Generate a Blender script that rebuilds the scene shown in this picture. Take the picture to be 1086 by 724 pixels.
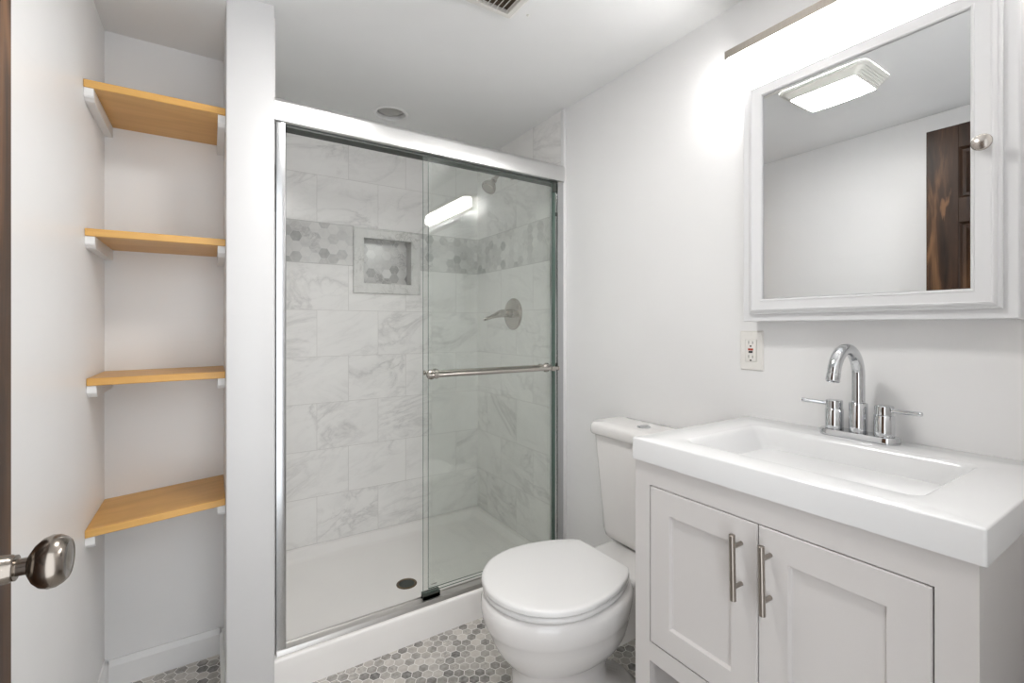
import bpy, bmesh, math
from mathutils import Vector, Matrix
SC = bpy.context.scene
for o in list(bpy.data.objects): bpy.data.objects.remove(o)
COL = SC.collection
PI = math.pi

# ---------------------------------------------------------------- camera, world, exposure
cd = bpy.data.cameras.new('camera'); cam = bpy.data.objects.new('camera', cd); COL.objects.link(cam)
cam.location = (0, 0, 1.15); cam.rotation_euler = (PI/2, 0, -0.572225)
cd.sensor_width = 36; cd.lens = 495.14/1086*36; cd.shift_y = -15.25/1086
cd.clip_start = 0.02
SC.camera = cam
SC.view_settings.view_transform = 'Standard'; SC.view_settings.look = 'None'
SC.view_settings.gamma = 1; SC.view_settings.use_curve_mapping = False
SC.view_settings.exposure = 1.9
W = bpy.data.worlds.new('world'); SC.world = W; W.use_nodes = True
W.node_tree.nodes['Background'].inputs[0].default_value = (0.93, 0.965, 1.0, 1)
W.node_tree.nodes['Background'].inputs[1].default_value = 0.75
VANITY_EMIT = 10.0
CEILING_EMIT = 16.0

# ---------------------------------------------------------------- material helpers
def new_mat(name):
    m = bpy.data.materials.new(name); m.use_nodes = True
    return m, m.node_tree, m.node_tree.nodes['Principled BSDF']

class G:
    """small expression builder over shader nodes"""
    def __init__(s, nt): s.nt = nt
    def n(s, t, **k):
        x = s.nt.nodes.new(t)
        for a, b in k.items(): setattr(x, a, b)
        return x
    def lk(s, v, sock):
        if isinstance(v, (int, float)): sock.default_value = v
        elif isinstance(v, tuple): sock.default_value = v if len(v) == len(sock.default_value) else v + (1,)
        else: s.nt.links.new(v, sock)
    def m(s, op, a, b=0.0, c=0.0):
        x = s.n('ShaderNodeMath', operation=op); s.lk(a, x.inputs[0]); s.lk(b, x.inputs[1]); s.lk(c, x.inputs[2]); return x.outputs[0]
    def add(s, a, b): return s.m('ADD', a, b)
    def sub(s, a, b): return s.m('SUBTRACT', a, b)
    def mul(s, a, b): return s.m('MULTIPLY', a, b)
    def div(s, a, b): return s.m('DIVIDE', a, b)
    def floor(s, a): return s.m('FLOOR', a)
    def absv(s, a): return s.m('ABSOLUTE', a)
    def mn(s, a, b): return s.m('MINIMUM', a, b)
    def mx(s, a, b): return s.m('MAXIMUM', a, b)
    def lt(s, a, b): return s.m('LESS_THAN', a, b)
    def gt(s, a, b): return s.m('GREATER_THAN', a, b)
    def mixf(s, f, a, b): return s.add(s.mul(a, s.sub(1.0, f)), s.mul(b, f))
    def fmod(s, a, p): return s.sub(a, s.mul(s.floor(s.div(a, p)), p))
    def ramp(s, f, stops, interp='LINEAR'):
        r = s.n('ShaderNodeValToRGB'); r.color_ramp.interpolation = interp; e = r.color_ramp.elements
        while len(e) < len(stops): e.new(0.5)
        for el, (p, c) in zip(e, stops):
            el.position = p; el.color = (c if isinstance(c, tuple) else (c, c, c)) + (1,)
        s.lk(f, r.inputs[0]); return r.outputs[0]
    def mix(s, f, a, b, mode='MIX'):
        x = s.n('ShaderNodeMix', data_type='RGBA', blend_type=mode)
        s.lk(f, x.inputs[0]); s.lk(a, x.inputs[6]); s.lk(b, x.inputs[7]); return x.outputs[2]
    def vec(s, x, y, z=0.0):
        c = s.n('ShaderNodeCombineXYZ'); s.lk(x, c.inputs[0]); s.lk(y, c.inputs[1]); s.lk(z, c.inputs[2]); return c.outputs[0]
    def pos(s):
        t = s.n('ShaderNodeTexCoord'); q = s.n('ShaderNodeSeparateXYZ'); s.nt.links.new(t.outputs['Object'], q.inputs[0])
        return t.outputs['Object'], q.outputs[0], q.outputs[1], q.outputs[2]
    def noise(s, v, scale, detail=3.0, rough=0.5, dist=0.0):
        x = s.n('ShaderNodeTexNoise'); s.lk(v, x.inputs['Vector']); x.inputs['Scale'].default_value = scale
        x.inputs['Detail'].default_value = detail; x.inputs['Roughness'].default_value = rough; x.inputs['Distortion'].default_value = dist
        return x.outputs['Fac']
    def hash(s, v):
        x = s.n('ShaderNodeTexWhiteNoise', noise_dimensions='3D'); s.lk(v, x.inputs['Vector']); return x.outputs['Value']
    def bump(s, h, bsdf, strength=0.3, dist=0.002):
        b = s.n('ShaderNodeBump'); b.inputs['Strength'].default_value = strength; b.inputs['Distance'].default_value = dist
        s.lk(h, b.inputs['Height']); s.nt.links.new(b.outputs[0], bsdf.inputs['Normal'])

def simple(name, col, rough=0.5, metal=0.0, noise=0.0, nscale=8.0, bump=0.0, bscale=60, coat=0.0, stretch=None):
    m, nt, b = new_mat(name); g = G(nt)
    P, x, y, z = g.pos()
    if stretch: P = g.vec(g.mul(x, stretch[0]), g.mul(y, stretch[1]), g.mul(z, stretch[2]))
    f = g.noise(P, nscale, 3.0)
    k = noise
    lo = tuple(max(0, c*(1-k)) for c in col); hi = tuple(min(1, c*(1+k*0.6)) for c in col)
    nt.links.new(g.ramp(f, [(0.3, lo), (0.7, hi)]), b.inputs['Base Color'])
    b.inputs['Roughness'].default_value = rough; b.inputs['Metallic'].default_value = metal
    b.inputs['Coat Weight'].default_value = coat
    if bump: g.bump(g.noise(P, bscale, 2.0), b, bump, 0.002)
    return m

def emit(name, col, strength):
    m, nt, b = new_mat(name)
    b.inputs['Base Color'].default_value = (0.9, 0.9, 0.9, 1)
    b.inputs['Emission Color'].default_value = col + (1,)
    b.inputs['Emission Strength'].default_value = strength
    return m

def marble_colour(g, P, base, vein, scale=1.0, amt=1.0):
    n1 = g.noise(P, 2.6*scale, 6.0, 0.6, 0.9)
    r1 = g.ramp(g.absv(g.sub(n1, 0.5)), [(0.0, 1.0), (0.010, 0.55), (0.045, 0.0)])
    n2 = g.noise(P, 7.0*scale, 5.0, 0.65, 0.6)
    r2 = g.ramp(g.absv(g.sub(n2, 0.47)), [(0.0, 0.35), (0.03, 0.12), (0.09, 0.0)])
    cloud = g.ramp(g.noise(P, 4.0*scale, 3.0), [(0.3, 0.0), (0.75, 0.30)])
    gate = g.ramp(g.noise(P, 2.0*scale, 1.0), [(0.38, 0.15), (0.62, 1.0)])
    f = g.mn(g.mul(g.add(g.mul(g.add(r1, r2), gate), cloud), 0.55*amt), 1.0)
    return g.mix(f, base, vein)

def hex_fields(g, u, v, pitch, u0, v0, grout):
    """hexagons with flat sides facing v; returns (grout mask, hash, second hash, local coords)"""
    R3 = math.sqrt(3)
    U = g.div(g.sub(u, u0), pitch); V = g.div(g.sub(v, v0), pitch)
    ax = g.sub(g.fmod(g.add(U, R3/2), R3), R3/2); ay = g.sub(g.fmod(g.add(V, 0.5), 1.0), 0.5)
    bx = g.sub(g.fmod(U, R3), R3/2); by = g.sub(g.fmod(V, 1.0), 0.5)
    la = g.add(g.mul(ax, ax), g.mul(ay, ay)); lb = g.add(g.mul(bx, bx), g.mul(by, by))
    s = g.lt(lb, la)
    hx = g.mixf(s, ax, bx); hy = g.mixf(s, ay, by)
    d = g.mx(g.absv(hy), g.add(g.mul(g.absv(hx), R3/2), g.mul(g.absv(hy), 0.5)))
    mask = g.gt(d, 0.5 - grout/pitch)
    ix = g.floor(g.add(g.mul(g.sub(U, hx), 4.0), 0.5)); iy = g.floor(g.add(g.mul(g.sub(V, hy), 4.0), 0.5))
    h1 = g.hash(g.vec(ix, iy, 3.3)); h2 = g.hash(g.vec(iy, ix, 9.1))
    return mask, h1, h2, (hx, hy)

def hex_colour(g, u, v, pitch, u0, v0, grout, gcol, stops, vein):
    mask, h1, h2, _ = hex_fields(g, u, v, pitch, u0, v0, grout)
    base = g.ramp(h1, stops)
    Q = g.vec(g.add(u, g.mul(h2, 7.0)), g.add(v, g.mul(h1, 5.0)), g.mul(h2, 3.0))
    n = g.noise(Q, 1.1/pitch, 4.0, 0.6, 1.4)
    vn = g.ramp(g.absv(g.sub(n, 0.5)), [(0.0, 1.0), (0.05, 0.4), (0.14, 0.0)])
    vn = g.mul(vn, g.ramp(h2, [(0.45, 0.05), (0.8, 0.7)]))
    c = g.mix(vn, base, vein)
    c2 = g.mix(g.ramp(g.noise(Q, 2.0/pitch, 2.0), [(0.35, 0.0), (0.7, 0.22)]), c, (0.93, 0.91, 0.87))
    return g.mix(mask, c2, gcol), mask

def shower_tile(name, axis, u0):
    m, nt, b = new_mat(name); g = G(nt)
    P, x, y, z = g.pos(); u = x if axis == 'x' else y
    up = g.gt(z, 1.5)
    t = g.mixf(up, g.div(g.sub(z, 0.082), 0.2305), g.add(g.div(g.sub(z, 1.669), 0.2345), 6.0))
    row = g.floor(t); vf = g.sub(t, row)
    par = g.fmod(row, 2.0)
    uu = g.div(g.sub(g.sub(u, u0), g.mul(par, 0.152)), 0.304)
    colm = g.floor(uu); uf = g.sub(uu, colm)
    d = g.mn(g.mul(g.mn(uf, g.sub(1.0, uf)), 0.304), g.mul(g.mn(vf, g.sub(1.0, vf)), 0.2305))
    gm = g.lt(d, 0.0011)
    h1 = g.hash(g.vec(colm, row, 1.7)); h2 = g.hash(g.vec(row, colm, 5.2))
    Q = g.vec(g.add(g.mul(g.add(u, g.mul(z, 0.35)), 0.75), g.mul(h1, 20.0)), g.add(g.mul(g.sub(z, g.mul(u, 0.35)), 1.8), g.mul(h2, 20.0)), g.mul(h1, 9.0))
    mc = marble_colour(g, Q, (0.90, 0.885, 0.865), (0.44, 0.43, 0.42), 1.0, 0.66)
    tc = g.mix(gm, mc, (0.68, 0.66, 0.64))
    hc, hm = hex_colour(g, u, z, 0.0497, 0.473 if axis == 'x' else 0.473+0.02, 1.6165, 0.0009, (0.72, 0.715, 0.70),
                        [(0.0, (0.80, 0.785, 0.765)), (0.45, (0.72, 0.71, 0.69)), (0.75, (0.63, 0.62, 0.605)), (0.92, (0.52, 0.515, 0.50)), (1.0, (0.42, 0.415, 0.405))], (0.45, 0.44, 0.43))
    hz = g.mul(g.gt(z, 1.465), g.lt(z, 1.669))
    ed = g.mn(g.absv(g.sub(z, 1.465)), g.absv(g.sub(z, 1.669)))
    c = g.mix(hz, tc, hc)
    c = g.mix(g.lt(ed, 0.0014), c, (0.55, 0.54, 0.52))
    nt.links.new(c, b.inputs['Base Color'])
    b.inputs['Roughness'].default_value = 0.22
    hh = g.sub(1.0, g.mx(g.mul(gm, g.sub(1.0, hz)), g.mul(hm, hz)))
    g.bump(hh, b, 0.35, 0.0012)
    return m

def floor_hex():
    m, nt, b = new_mat('floor_hex_mosaic'); g = G(nt)
    P, x, y, z = g.pos()
    c, mask = hex_colour(g, x, y, 0.0345, 0.543, 1.556, 0.0012, (0.82, 0.80, 0.77),
        [(0.0, (0.64, 0.60, 0.55)), (0.30, (0.48, 0.445, 0.41)), (0.6, (0.355, 0.33, 0.30)), (0.85, (0.24, 0.222, 0.203)), (1.0, (0.10, 0.093, 0.088))], (0.20, 0.185, 0.17))
    big = g.ramp(g.noise(P, 4.0, 2.0), [(0.58, 0.0), (0.70, 0.4)])
    c = g.mix(g.mul(big, g.sub(1.0, mask)), c, (0.70, 0.65, 0.57))
    nt.links.new(c, b.inputs['Base Color'])
    nt.links.new(g.ramp(mask, [(0.0, 0.35), (1.0, 0.8)]), b.inputs['Roughness'])
    g.bump(g.sub(1.0, mask), b, 0.4, 0.0015)
    return m

def paint(name, col, rough=0.45, marks=0.04):
    m, nt, b = new_mat(name); g = G(nt)
    P, x, y, z = g.pos()
    f = g.noise(P, 1.7, 3.0)
    c = g.mix(g.ramp(f, [(0.35, 0.0), (0.7, 1.0)]), tuple(v*(1-marks) for v in col), col)
    sc = g.ramp(g.noise(g.vec(g.mul(x, 3.0), g.mul(y, 3.0), g.mul(z, 30.0)), 1.2, 4.0, 0.6), [(0.60, 0.0), (0.75, 1.0)])
    c = g.mix(g.mul(sc, 0.25), c, tuple(v*0.93 for v in col))
    nt.links.new(c, b.inputs['Base Color'])
    b.inputs['Roughness'].default_value = rough
    g.bump(g.noise(g.vec(g.mul(x, 1.0), g.mul(y, 1.0), g.mul(z, 3.0)), 14.0, 3.0), b, 0.06, 0.002)
    return m

def wood(name, dark, mid, light, axis, scale=1.0, rough=0.4, knots=False):
    m, nt, b = new_mat(name); g = G(nt)
    P, x, y, z = g.pos()
    k = [7.0, 7.0, 7.0]; k[axis] = 0.7
    Q = g.vec(g.mul(x, k[0]*scale), g.mul(y, k[1]*scale), g.mul(z, k[2]*scale))
    n = g.noise(Q, 1.0, 5.0, 0.6, 1.2)
    k2 = [60.0, 60.0, 60.0]; k2[axis] = 3.0
    fine = g.noise(g.vec(g.mul(x, k2[0]), g.mul(y, k2[1]), g.mul(z, k2[2])), 1.0, 2.0)
    c = g.ramp(n, [(0.25, dark), (0.5, mid), (0.75, light)])
    c = g.mix(g.ramp(fine, [(0.4, 0.0), (0.7, 0.35)]), c, dark)
    if knots:
        bl = g.ramp(g.noise(g.vec(g.mul(x, 4.0), g.mul(y, 12.0), g.mul(z, 2.6)), 1.0, 3.0, 0.5, 0.8), [(0.60, 0.0), (0.67, 0.8)])
        c = g.mix(bl, c, light)
    nt.links.new(c, b.inputs['Base Color']); b.inputs['Roughness'].default_value = rough
    g.bump(fine, b, 0.1, 0.001)
    return m

def glass_mat():
    m = bpy.data.materials.new('shower_glass'); m.use_nodes = True; nt = m.node_tree; nt.nodes.clear(); g = G(nt)
    out = g.n('ShaderNodeOutputMaterial'); tr = g.n('ShaderNodeBsdfTransparent'); gl = g.n('ShaderNodeBsdfGlossy'); mx = g.n('ShaderNodeMixShader')
    tr.inputs[0].default_value = (0.972, 0.982, 0.974, 1)
    gl.inputs['Roughness'].default_value = 0.015; gl.inputs['Color'].default_value = (0.95, 0.97, 0.96, 1)
    fr = g.n('ShaderNodeFresnel'); fr.inputs[0].default_value = 1.5
    geo = g.n('ShaderNodeNewGeometry')
    P, x, y, z = g.pos()
    smudge = g.ramp(g.noise(P, 5.0, 3.0), [(0.3, 1.45), (0.7, 1.6)])
    f = g.mn(g.mul(g.mul(fr.outputs[0], smudge), g.sub(1.0, geo.outputs['Backfacing'])), 1.0)
    nt.links.new(f, mx.inputs[0]); nt.links.new(tr.outputs[0], mx.inputs[1]); nt.links.new(gl.outputs[0], mx.inputs[2])
    nt.links.new(mx.outputs[0], out.inputs[0])
    return m

M = {}
M['wall'] = paint('wall_paint', (0.855, 0.848, 0.842), 0.36)
M['ceil'] = paint('ceiling_paint', (0.87, 0.87, 0.865), 0.6)
M['white'] = simple('white_trim_paint', (0.80, 0.795, 0.79), 0.35, noise=0.02, nscale=5, bump=0.02)
M['tile_x'] = shower_tile('shower_tile_back', 'x', 0.438)
M['tile_y'] = shower_tile('shower_tile_side', 'y', 0.52)
M['floor'] = floor_hex()
M['marble'] = None
mm, nt, b = new_mat('niche_marble_trim'); g = G(nt); P, x, y, z = g.pos()
nt.links.new(marble_colour(g, P, (0.77, 0.765, 0.74), (0.40, 0.39, 0.36), 4.0, 1.0), b.inputs['Base Color']); b.inputs['Roughness'].default_value = 0.25
M['marble'] = mm
M['acrylic'] = simple('shower_pan_acrylic', (0.91, 0.885, 0.86), 0.25, noise=0.02, nscale=3)
M['porcelain'] = simple('toilet_porcelain', (0.80, 0.78, 0.765), 0.10, noise=0.01, nscale=3, coat=0.3)
M['seat'] = simple('toilet_seat_plastic', (0.80, 0.79, 0.78), 0.22, noise=0.01, nscale=3)
M['sink'] = simple('cultured_marble_white', (0.76, 0.76, 0.76), 0.24, noise=0.01, nscale=3, coat=0.3)
M['cabinet'] = simple('vanity_paint', (0.66, 0.635, 0.62), 0.40, noise=0.015, nscale=6, bump=0.02)
M['cabinet_in'] = simple('vanity_inside', (0.42, 0.34, 0.29), 0.6, noise=0.06)
M['chrome'] = simple('polished_chrome', (0.62, 0.63, 0.645), 0.04, 1.0, noise=0.01)
M['nickel'] = simple('brushed_nickel', (0.50, 0.465, 0.43), 0.26, 1.0, noise=0.05, nscale=3, stretch=(40, 40, 2))
M['pull'] = simple('brushed_pull_steel', (0.36, 0.325, 0.29), 0.28, 1.0, noise=0.06, nscale=3, stretch=(60, 60, 2))
M['knobm'] = simple('antique_nickel_knob', (0.30, 0.265, 0.23), 0.20, 1.0, noise=0.05, nscale=4)
M['alum'] = simple('bright_aluminium', (0.66, 0.66, 0.655), 0.30, 1.0, noise=0.02, nscale=3, stretch=(2, 40, 40))
M['jamb'] = simple('brushed_aluminium_jamb', (0.52, 0.525, 0.53), 0.20, 1.0, noise=0.04, nscale=3, stretch=(60, 60, 1))
M['track'] = simple('satin_aluminium_track', (0.64, 0.62, 0.60), 0.36, 1.0, noise=0.03, nscale=3)
M['drainring'] = simple('dark_bronze_drain_ring', (0.16, 0.12, 0.08), 0.3, 1.0, noise=0.05)
M['dark'] = simple('dark_rubber', (0.05, 0.058, 0.05), 0.5, noise=0.1)
M['gedge'] = simple('glass_green_edge', (0.10, 0.15, 0.125), 0.15, noise=0.05)
M['glass'] = glass_mat()
M['frame'] = simple('mirror_frame_white', (0.74, 0.74, 0.745), 0.35)
M['pillar'] = paint('partition_paint', (0.705, 0.70, 0.70), 0.40)
M['mirror'] = simple('mirror_silver', (0.69, 0.70, 0.705), 0.0, 1.0)
M['shelfw'] = wood('varnished_plywood_shelf', (0.52, 0.26, 0.06), (0.66, 0.36, 0.095), (0.74, 0.44, 0.14), 0, 1.0, 0.38)
M['doorw'] = wood('dark_stained_knotty_door', (0.010, 0.005, 0.003), (0.050, 0.024, 0.012), (0.20, 0.10, 0.045), 2, 1.8, 0.42, knots=True)
M['doorw'].node_tree.nodes['Principled BSDF'].inputs['Specular IOR Level'].default_value = 0.25
M['outlet'] = simple('outlet_ivory_plastic', (0.82, 0.80, 0.76), 0.3, noise=0.01)
M['slot'] = simple('outlet_slot_black', (0.01, 0.01, 0.01), 0.5)
M['red'] = simple('outlet_reset_red', (0.42, 0.05, 0.02), 0.4)
M['vent'] = simple('vent_off_white_plastic', (0.74, 0.72, 0.68), 0.4, noise=0.02)
M['ventdark'] = simple('vent_cavity_brown', (0.10, 0.075, 0.05), 0.8)
M['lens'] = simple('recessed_lamp_grey_glass', (0.46, 0.45, 0.43), 0.35, noise=0.03)
M['vlight'] = emit('vanity_light_diffuser', (1.0, 0.99, 0.98), VANITY_EMIT)
M['clight'] = emit('ceiling_light_diffuser', (1.0, 0.985, 0.96), CEILING_EMIT)
M['lamphouse'] = simple('ceiling_light_white_plastic', (0.78, 0.77, 0.72), 0.35, noise=0.01)

# ---------------------------------------------------------------- geometry helpers
OFF = {}
def fin(bm, name, mat, parent=None, smooth=None, mats=None):
    bmesh.ops.recalc_face_normals(bm, faces=bm.faces)
    me = bpy.data.meshes.new(name); bm.to_mesh(me); bm.free()
    o = bpy.data.objects.new(name, me); COL.objects.link(o)
    if parent is not None:
        off = OFF.get(parent, Vector((0, 0, 0))); OFF[o] = off
        me.transform(Matrix.Translation(-off)); o.parent = parent
    for mt in (mats or [mat]): me.materials.append(mt)
    if smooth is not None:
        for p in me.polygons: p.use_smooth = True
        me.set_sharp_from_angle(angle=math.radians(smooth))
    return o
def thing(name, label, cat, loc, group=None):
    o = bpy.data.objects.new(name, None); COL.objects.link(o); o.location = loc
    o.empty_display_size = 0.05; OFF[o] = Vector(loc)
    return tag(o, label, cat, group)
def tag(o, label=None, cat=None, group=None, kind=None):
    if label: o['label'] = label
    if cat: o['category'] = cat
    if group: o['group'] = group
    if kind: o['kind'] = kind
    return o
def recentre(o, loc):
    """move a one-mesh thing's origin to its base"""
    o.data.transform(Matrix.Translation(-Vector(loc))); o.location = loc; OFF[o] = Vector(loc); return o
def box(bm, x0, x1, y0, y1, z0, z1, bev=0.0, seg=2):
    t = bmesh.new(); bmesh.ops.create_cube(t, size=1)
    for v in t.verts:
        v.co = Vector(((x0+x1)/2 + v.co.x*(x1-x0), (y0+y1)/2 + v.co.y*(y1-y0), (z0+z1)/2 + v.co.z*(z1-z0)))
    if bev: bmesh.ops.bevel(t, geom=list(t.edges), offset=bev, segments=seg, affect='EDGES', profile=0.5, clamp_overlap=True)
    merge(bm, t)
def merge(bm, t):
    me = bpy.data.meshes.new('t'); t.to_mesh(me); t.free(); bm.from_mesh(me); bpy.data.meshes.remove(me)
def BX(name, mat, x0, x1, y0, y1, z0, z1, bev=0.0, parent=None, smooth=None):
    bm = bmesh.new(); box(bm, x0, x1, y0, y1, z0, z1, bev)
    return fin(bm, name, mat, parent, 40 if bev and smooth is None else smooth)
def loft(bm, loops, cap0=True, cap1=True, closed=True):
    rows = [[bm.verts.new(p) for p in L] for L in loops]
    n = len(rows[0])
    for a, b_ in zip(rows, rows[1:]):
        for i in range(n if closed else n-1):
            j = (i+1) % n
            bm.faces.new((a[i], a[j], b_[j], b_[i]))
    if cap0: bm.faces.new(rows[0])
    if cap1: bm.faces.new(rows[-1][::-1])
    return rows
def frame_of(d):
    d = Vector(d).normalized(); u = d.cross(Vector((0, 0, 1)))
    if u.length < 1e-3: u = Vector((1, 0, 0))
    u.normalize(); return d, u, d.cross(u)
def lathe(bm, base, axis, prof, n=32, cap=True):
    d, u, v = frame_of(axis); base = Vector(base)
    loft(bm, [[base + d*h + (u*math.cos(2*PI*i/n) + v*math.sin(2*PI*i/n))*max(r, 1e-4) for i in range(n)] for h, r in prof], cap, cap)
def tube(bm, pts, rad, n=16, cap=True):
    pts = [Vector(p) for p in pts]; rs = rad if isinstance(rad, (list, tuple)) else [rad]*len(pts)
    up = None; loops = []
    for i, p in enumerate(pts):
        d = (pts[min(i+1, len(pts)-1)] - pts[max(i-1, 0)]).normalized()
        if up is None: _, u, v = frame_of(d)
        else:
            u = (up - d*up.dot(d)).normalized(); v = d.cross(u)
        up = u
        loops.append([p + (u*math.cos(2*PI*k/n) + v*math.sin(2*PI*k/n))*rs[i] for k in range(n)])
    loft(bm, loops, cap, cap)
def rrect(a0, a1, b0, b1, r, k=6):
    pts = []
    for cx, cy, s in ((a1-r, b1-r, 0), (a0+r, b1-r, 1), (a0+r, b0+r, 2), (a1-r, b0+r, 3)):
        for i in range(k+1):
            t = (s + i/k)*PI/2
            pts.append((cx + r*math.cos(t), cy + r*math.sin(t)))
    return pts
def zl(a0, a1, b0, b1, r, z, k=6): return [Vector((p[0], p[1], z)) for p in rrect(a0, a1, b0, b1, r, k)]
def xl(y0, y1, z0, z1, r, x, k=4): return [Vector((x, p[0], p[1])) for p in rrect(y0, y1, z0, z1, r, k)]
def prism(bm, poly, x0, x1, axis='x'):
    """poly of (a,b) extruded along an axis"""
    f = {'x': lambda t, a, b: (t, a, b), 'y': lambda t, a, b: (a, t, b), 'z': lambda t, a, b: (a, b, t)}[axis]
    loft(bm, [[Vector(f(t, a, b)) for a, b in poly] for t in (x0, x1)])
def boxes(name, mat, L, parent=None, bev=0.0):
    bm = bmesh.new()
    for q in L: box(bm, *q, bev)
    return fin(bm, name, mat, parent, 40 if bev else None)
def struct(o, label=None): return tag(o, label, kind='structure')

# ---------------------------------------------------------------- room shell
XR, XL, ZC = 1.35, -0.286, 2.137
struct(BX('floor', M['floor'], XL-0.1, XR+0.1, -0.14, 2.56, -0.08, 0), 'floor of small grey and beige marble hexagon mosaic with pale grout')
struct(BX('wall_right', M['wall'], XR, XR+0.1, -0.14, 2.56, 0, ZC+0.08), 'smooth pale painted wall behind toilet, vanity and mirror cabinet')
struct(BX('wall_left', M['wall'], XL-0.1, XL, -0.14, 2.56, 0, ZC+0.08), 'pale painted wall at far left, running into the shelf alcove')
struct(BX('wall_closet_back', M['wall'], XL, 0.037, 1.95, 2.56, 0, ZC), 'pale back wall of the shelf alcove')
struct(BX('wall_partition', M['pillar'], 0.037, 0.163, 1.60, 2.56, 0, ZC, 0.003), 'narrow white partition wall end between shelf alcove and shower')
struct(BX('wall_back', M['wall'], 0.163, XR, 2.557, 2.60, 0, ZC), 'structural wall behind the shower tiles')
struct(boxes('wall_entry', M['wall'], [(XL, -0.245, -0.14, -0.02, 0, ZC), (0.51, XR, -0.14, -0.02, 0, ZC), (-0.245, 0.51, -0.14, -0.02, 2.05, ZC)]), 'entry wall around the doorway behind the viewer')
# ceiling with a round hole for the recessed lamp
bm = bmesh.new()
cx, cy, rr = 0.70, 2.125, 0.066
N = 48
X0, X1, Y0, Y1 = XL-0.1, XR+0.1, -0.14, 2.60
def outer(i):
    t = 2*PI*i/N; c, s = math.cos(t), math.sin(t)
    k = min(((X1-cx) if c > 0 else (X0-cx))/c if abs(c) > 1e-6 else 1e9, ((Y1-cy) if s > 0 else (Y0-cy))/s if abs(s) > 1e-6 else 1e9)
    return (cx + c*k, cy + s*k)
ci = [(cx + rr*math.cos(2*PI*i/N), cy + rr*math.sin(2*PI*i/N)) for i in range(N)]
co = [outer(i) for i in range(N)]
for cxx, cyy in ((X0, Y0), (X1, Y0), (X1, Y1), (X0, Y1)):
    j = min(range(N), key=lambda i: (co[i][0]-cxx)**2 + (co[i][1]-cyy)**2); co[j] = (cxx, cyy)
loft(bm, [[Vector((p[0], p[1], ZC)) for p in ci], [Vector((p[0], p[1], ZC)) for p in co], [Vector((p[0], p[1], ZC+0.08)) for p in co], [Vector((p[0], p[1], ZC+0.08)) for p in ci], [Vector((p[0], p[1], ZC)) for p in ci]], False, False)
bmesh.ops.remove_doubles(bm, verts=bm.verts, dist=1e-5)
struct(fin(bm, 'ceiling', M['ceil']), 'flat off-white painted ceiling')
struct(BX('ceiling_closet', M['ceil'], XL, 0.0368, 1.565, 1.95, 2.093, ZC), 'slightly lower ceiling of the shelf alcove')
bbp = lambda d, s, h: [(d, 0), (d - s*0.012, 0), (d - s*0.012, h-0.018), (d - s*0.008, h-0.008), (d - s*0.005, h), (d, h)]
bm = bmesh.new(); prism(bm, bbp(1.95, 1, 0.088), XL+0.012, 0.025, 'x'); struct(fin(bm, 'baseboard_back', M['white']), 'white baseboard along the alcove back wall')
bm = bmesh.new(); prism(bm, bbp(XL, -1, 0.092), 1.30, 1.95, 'y'); struct(fin(bm, 'baseboard_left', M['white']), 'white baseboard at foot of left wall in alcove')
bm = bmesh.new(); prism(bm, bbp(0.037, 1, 0.088), 1.605, 1.938, 'y'); struct(fin(bm, 'baseboard_right', M['white']), 'white baseboard on the alcove side of partition')

# shower tile faces
TX = 1.34; TB = 2.461
nx0, nx1, nz0, nz1 = 0.666, 0.932, 1.364, 1.629
bm = bmesh.new()
for q in ((0.163, nx0, TB, 2.556, 0.08, ZC), (nx1, 1.35, TB, 2.556, 0.08, ZC), (nx0, nx1, TB, 2.556, 0.08, nz0), (nx0, nx1, TB, 2.556, nz1, ZC)): box(bm, *q)
bmesh.ops.remove_doubles(bm, verts=bm.verts, dist=1e-5)
struct(fin(bm, 'wall_shower_back', M['tile_x']), 'back shower wall of veined marble tile with hexagon accent band')
struct(BX('wall_shower_right', M['tile_y'], TX, 1.3505, 1.664, TB, 0.08, ZC), 'right shower wall of veined marble tile behind the valve')
struct(BX('wall_shower_left', M['tile_y'], 0.1625, 0.172, 1.664, TB, 0.08, ZC), 'left shower wall of veined marble tile behind partition')
struct(BX('trim_1', M['white'], 1.334, 1.3502, 1.640, 1.664, 0.0, ZC-0.001, 0.003), 'thin white vertical edge trim where shower tile meets wall')

# niche
t = thing('shower_niche', 'small recessed square shower niche framed in marble with hexagon back', 'niche', (0.794, TB, 1.327))
bm = bmesh.new()
def fl(i, y): return [Vector((p[0], y, p[1])) for p in rrect(0.613+i, 0.975-i, 1.327+i, 1.668-i, 0.0005, 1)]
loft(bm, [fl(0, TB), fl(0, TB-0.012), fl(0.002, TB-0.014), fl(0.008, TB-0.014), fl(0.010, TB-0.011), fl(0.050, TB-0.011), fl(0.053, TB-0.009),
          [Vector((x_, 2.55, z_)) for x_, z_ in rrect(nx0, nx1, nz0, nz1, 0.0005, 1)]], False, False)
fin(bm, 'frame', M['marble'], t)
o = BX('back_panel', M['tile_x'], nx0, nx1, 2.548, 2.556, nz0, nz1)
# hexagon back keeps world coordinates: parented without offset
mt, nt, b = new_mat('niche_hex_marble'); g = G(nt); P, x, y, z = g.pos()
hc, hm = hex_colour(g, x, z, 0.0497, 0.022, 0.018, 0.0012, (0.74, 0.73, 0.71), [(0.0, (0.88, 0.87, 0.85)), (0.5, (0.80, 0.79, 0.77)), (0.8, (0.68, 0.67, 0.65)), (0.93, (0.52, 0.515, 0.50)), (1.0, (0.42, 0.41, 0.40))], (0.35, 0.34, 0.33))
nt.links.new(hc, b.inputs['Base Color']); b.inputs['Roughness'].default_value = 0.18
o.data.materials.clear(); o.data.materials.append(mt)
o.data.transform(Matrix.Translation(-OFF[t])); o.parent = t

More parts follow.
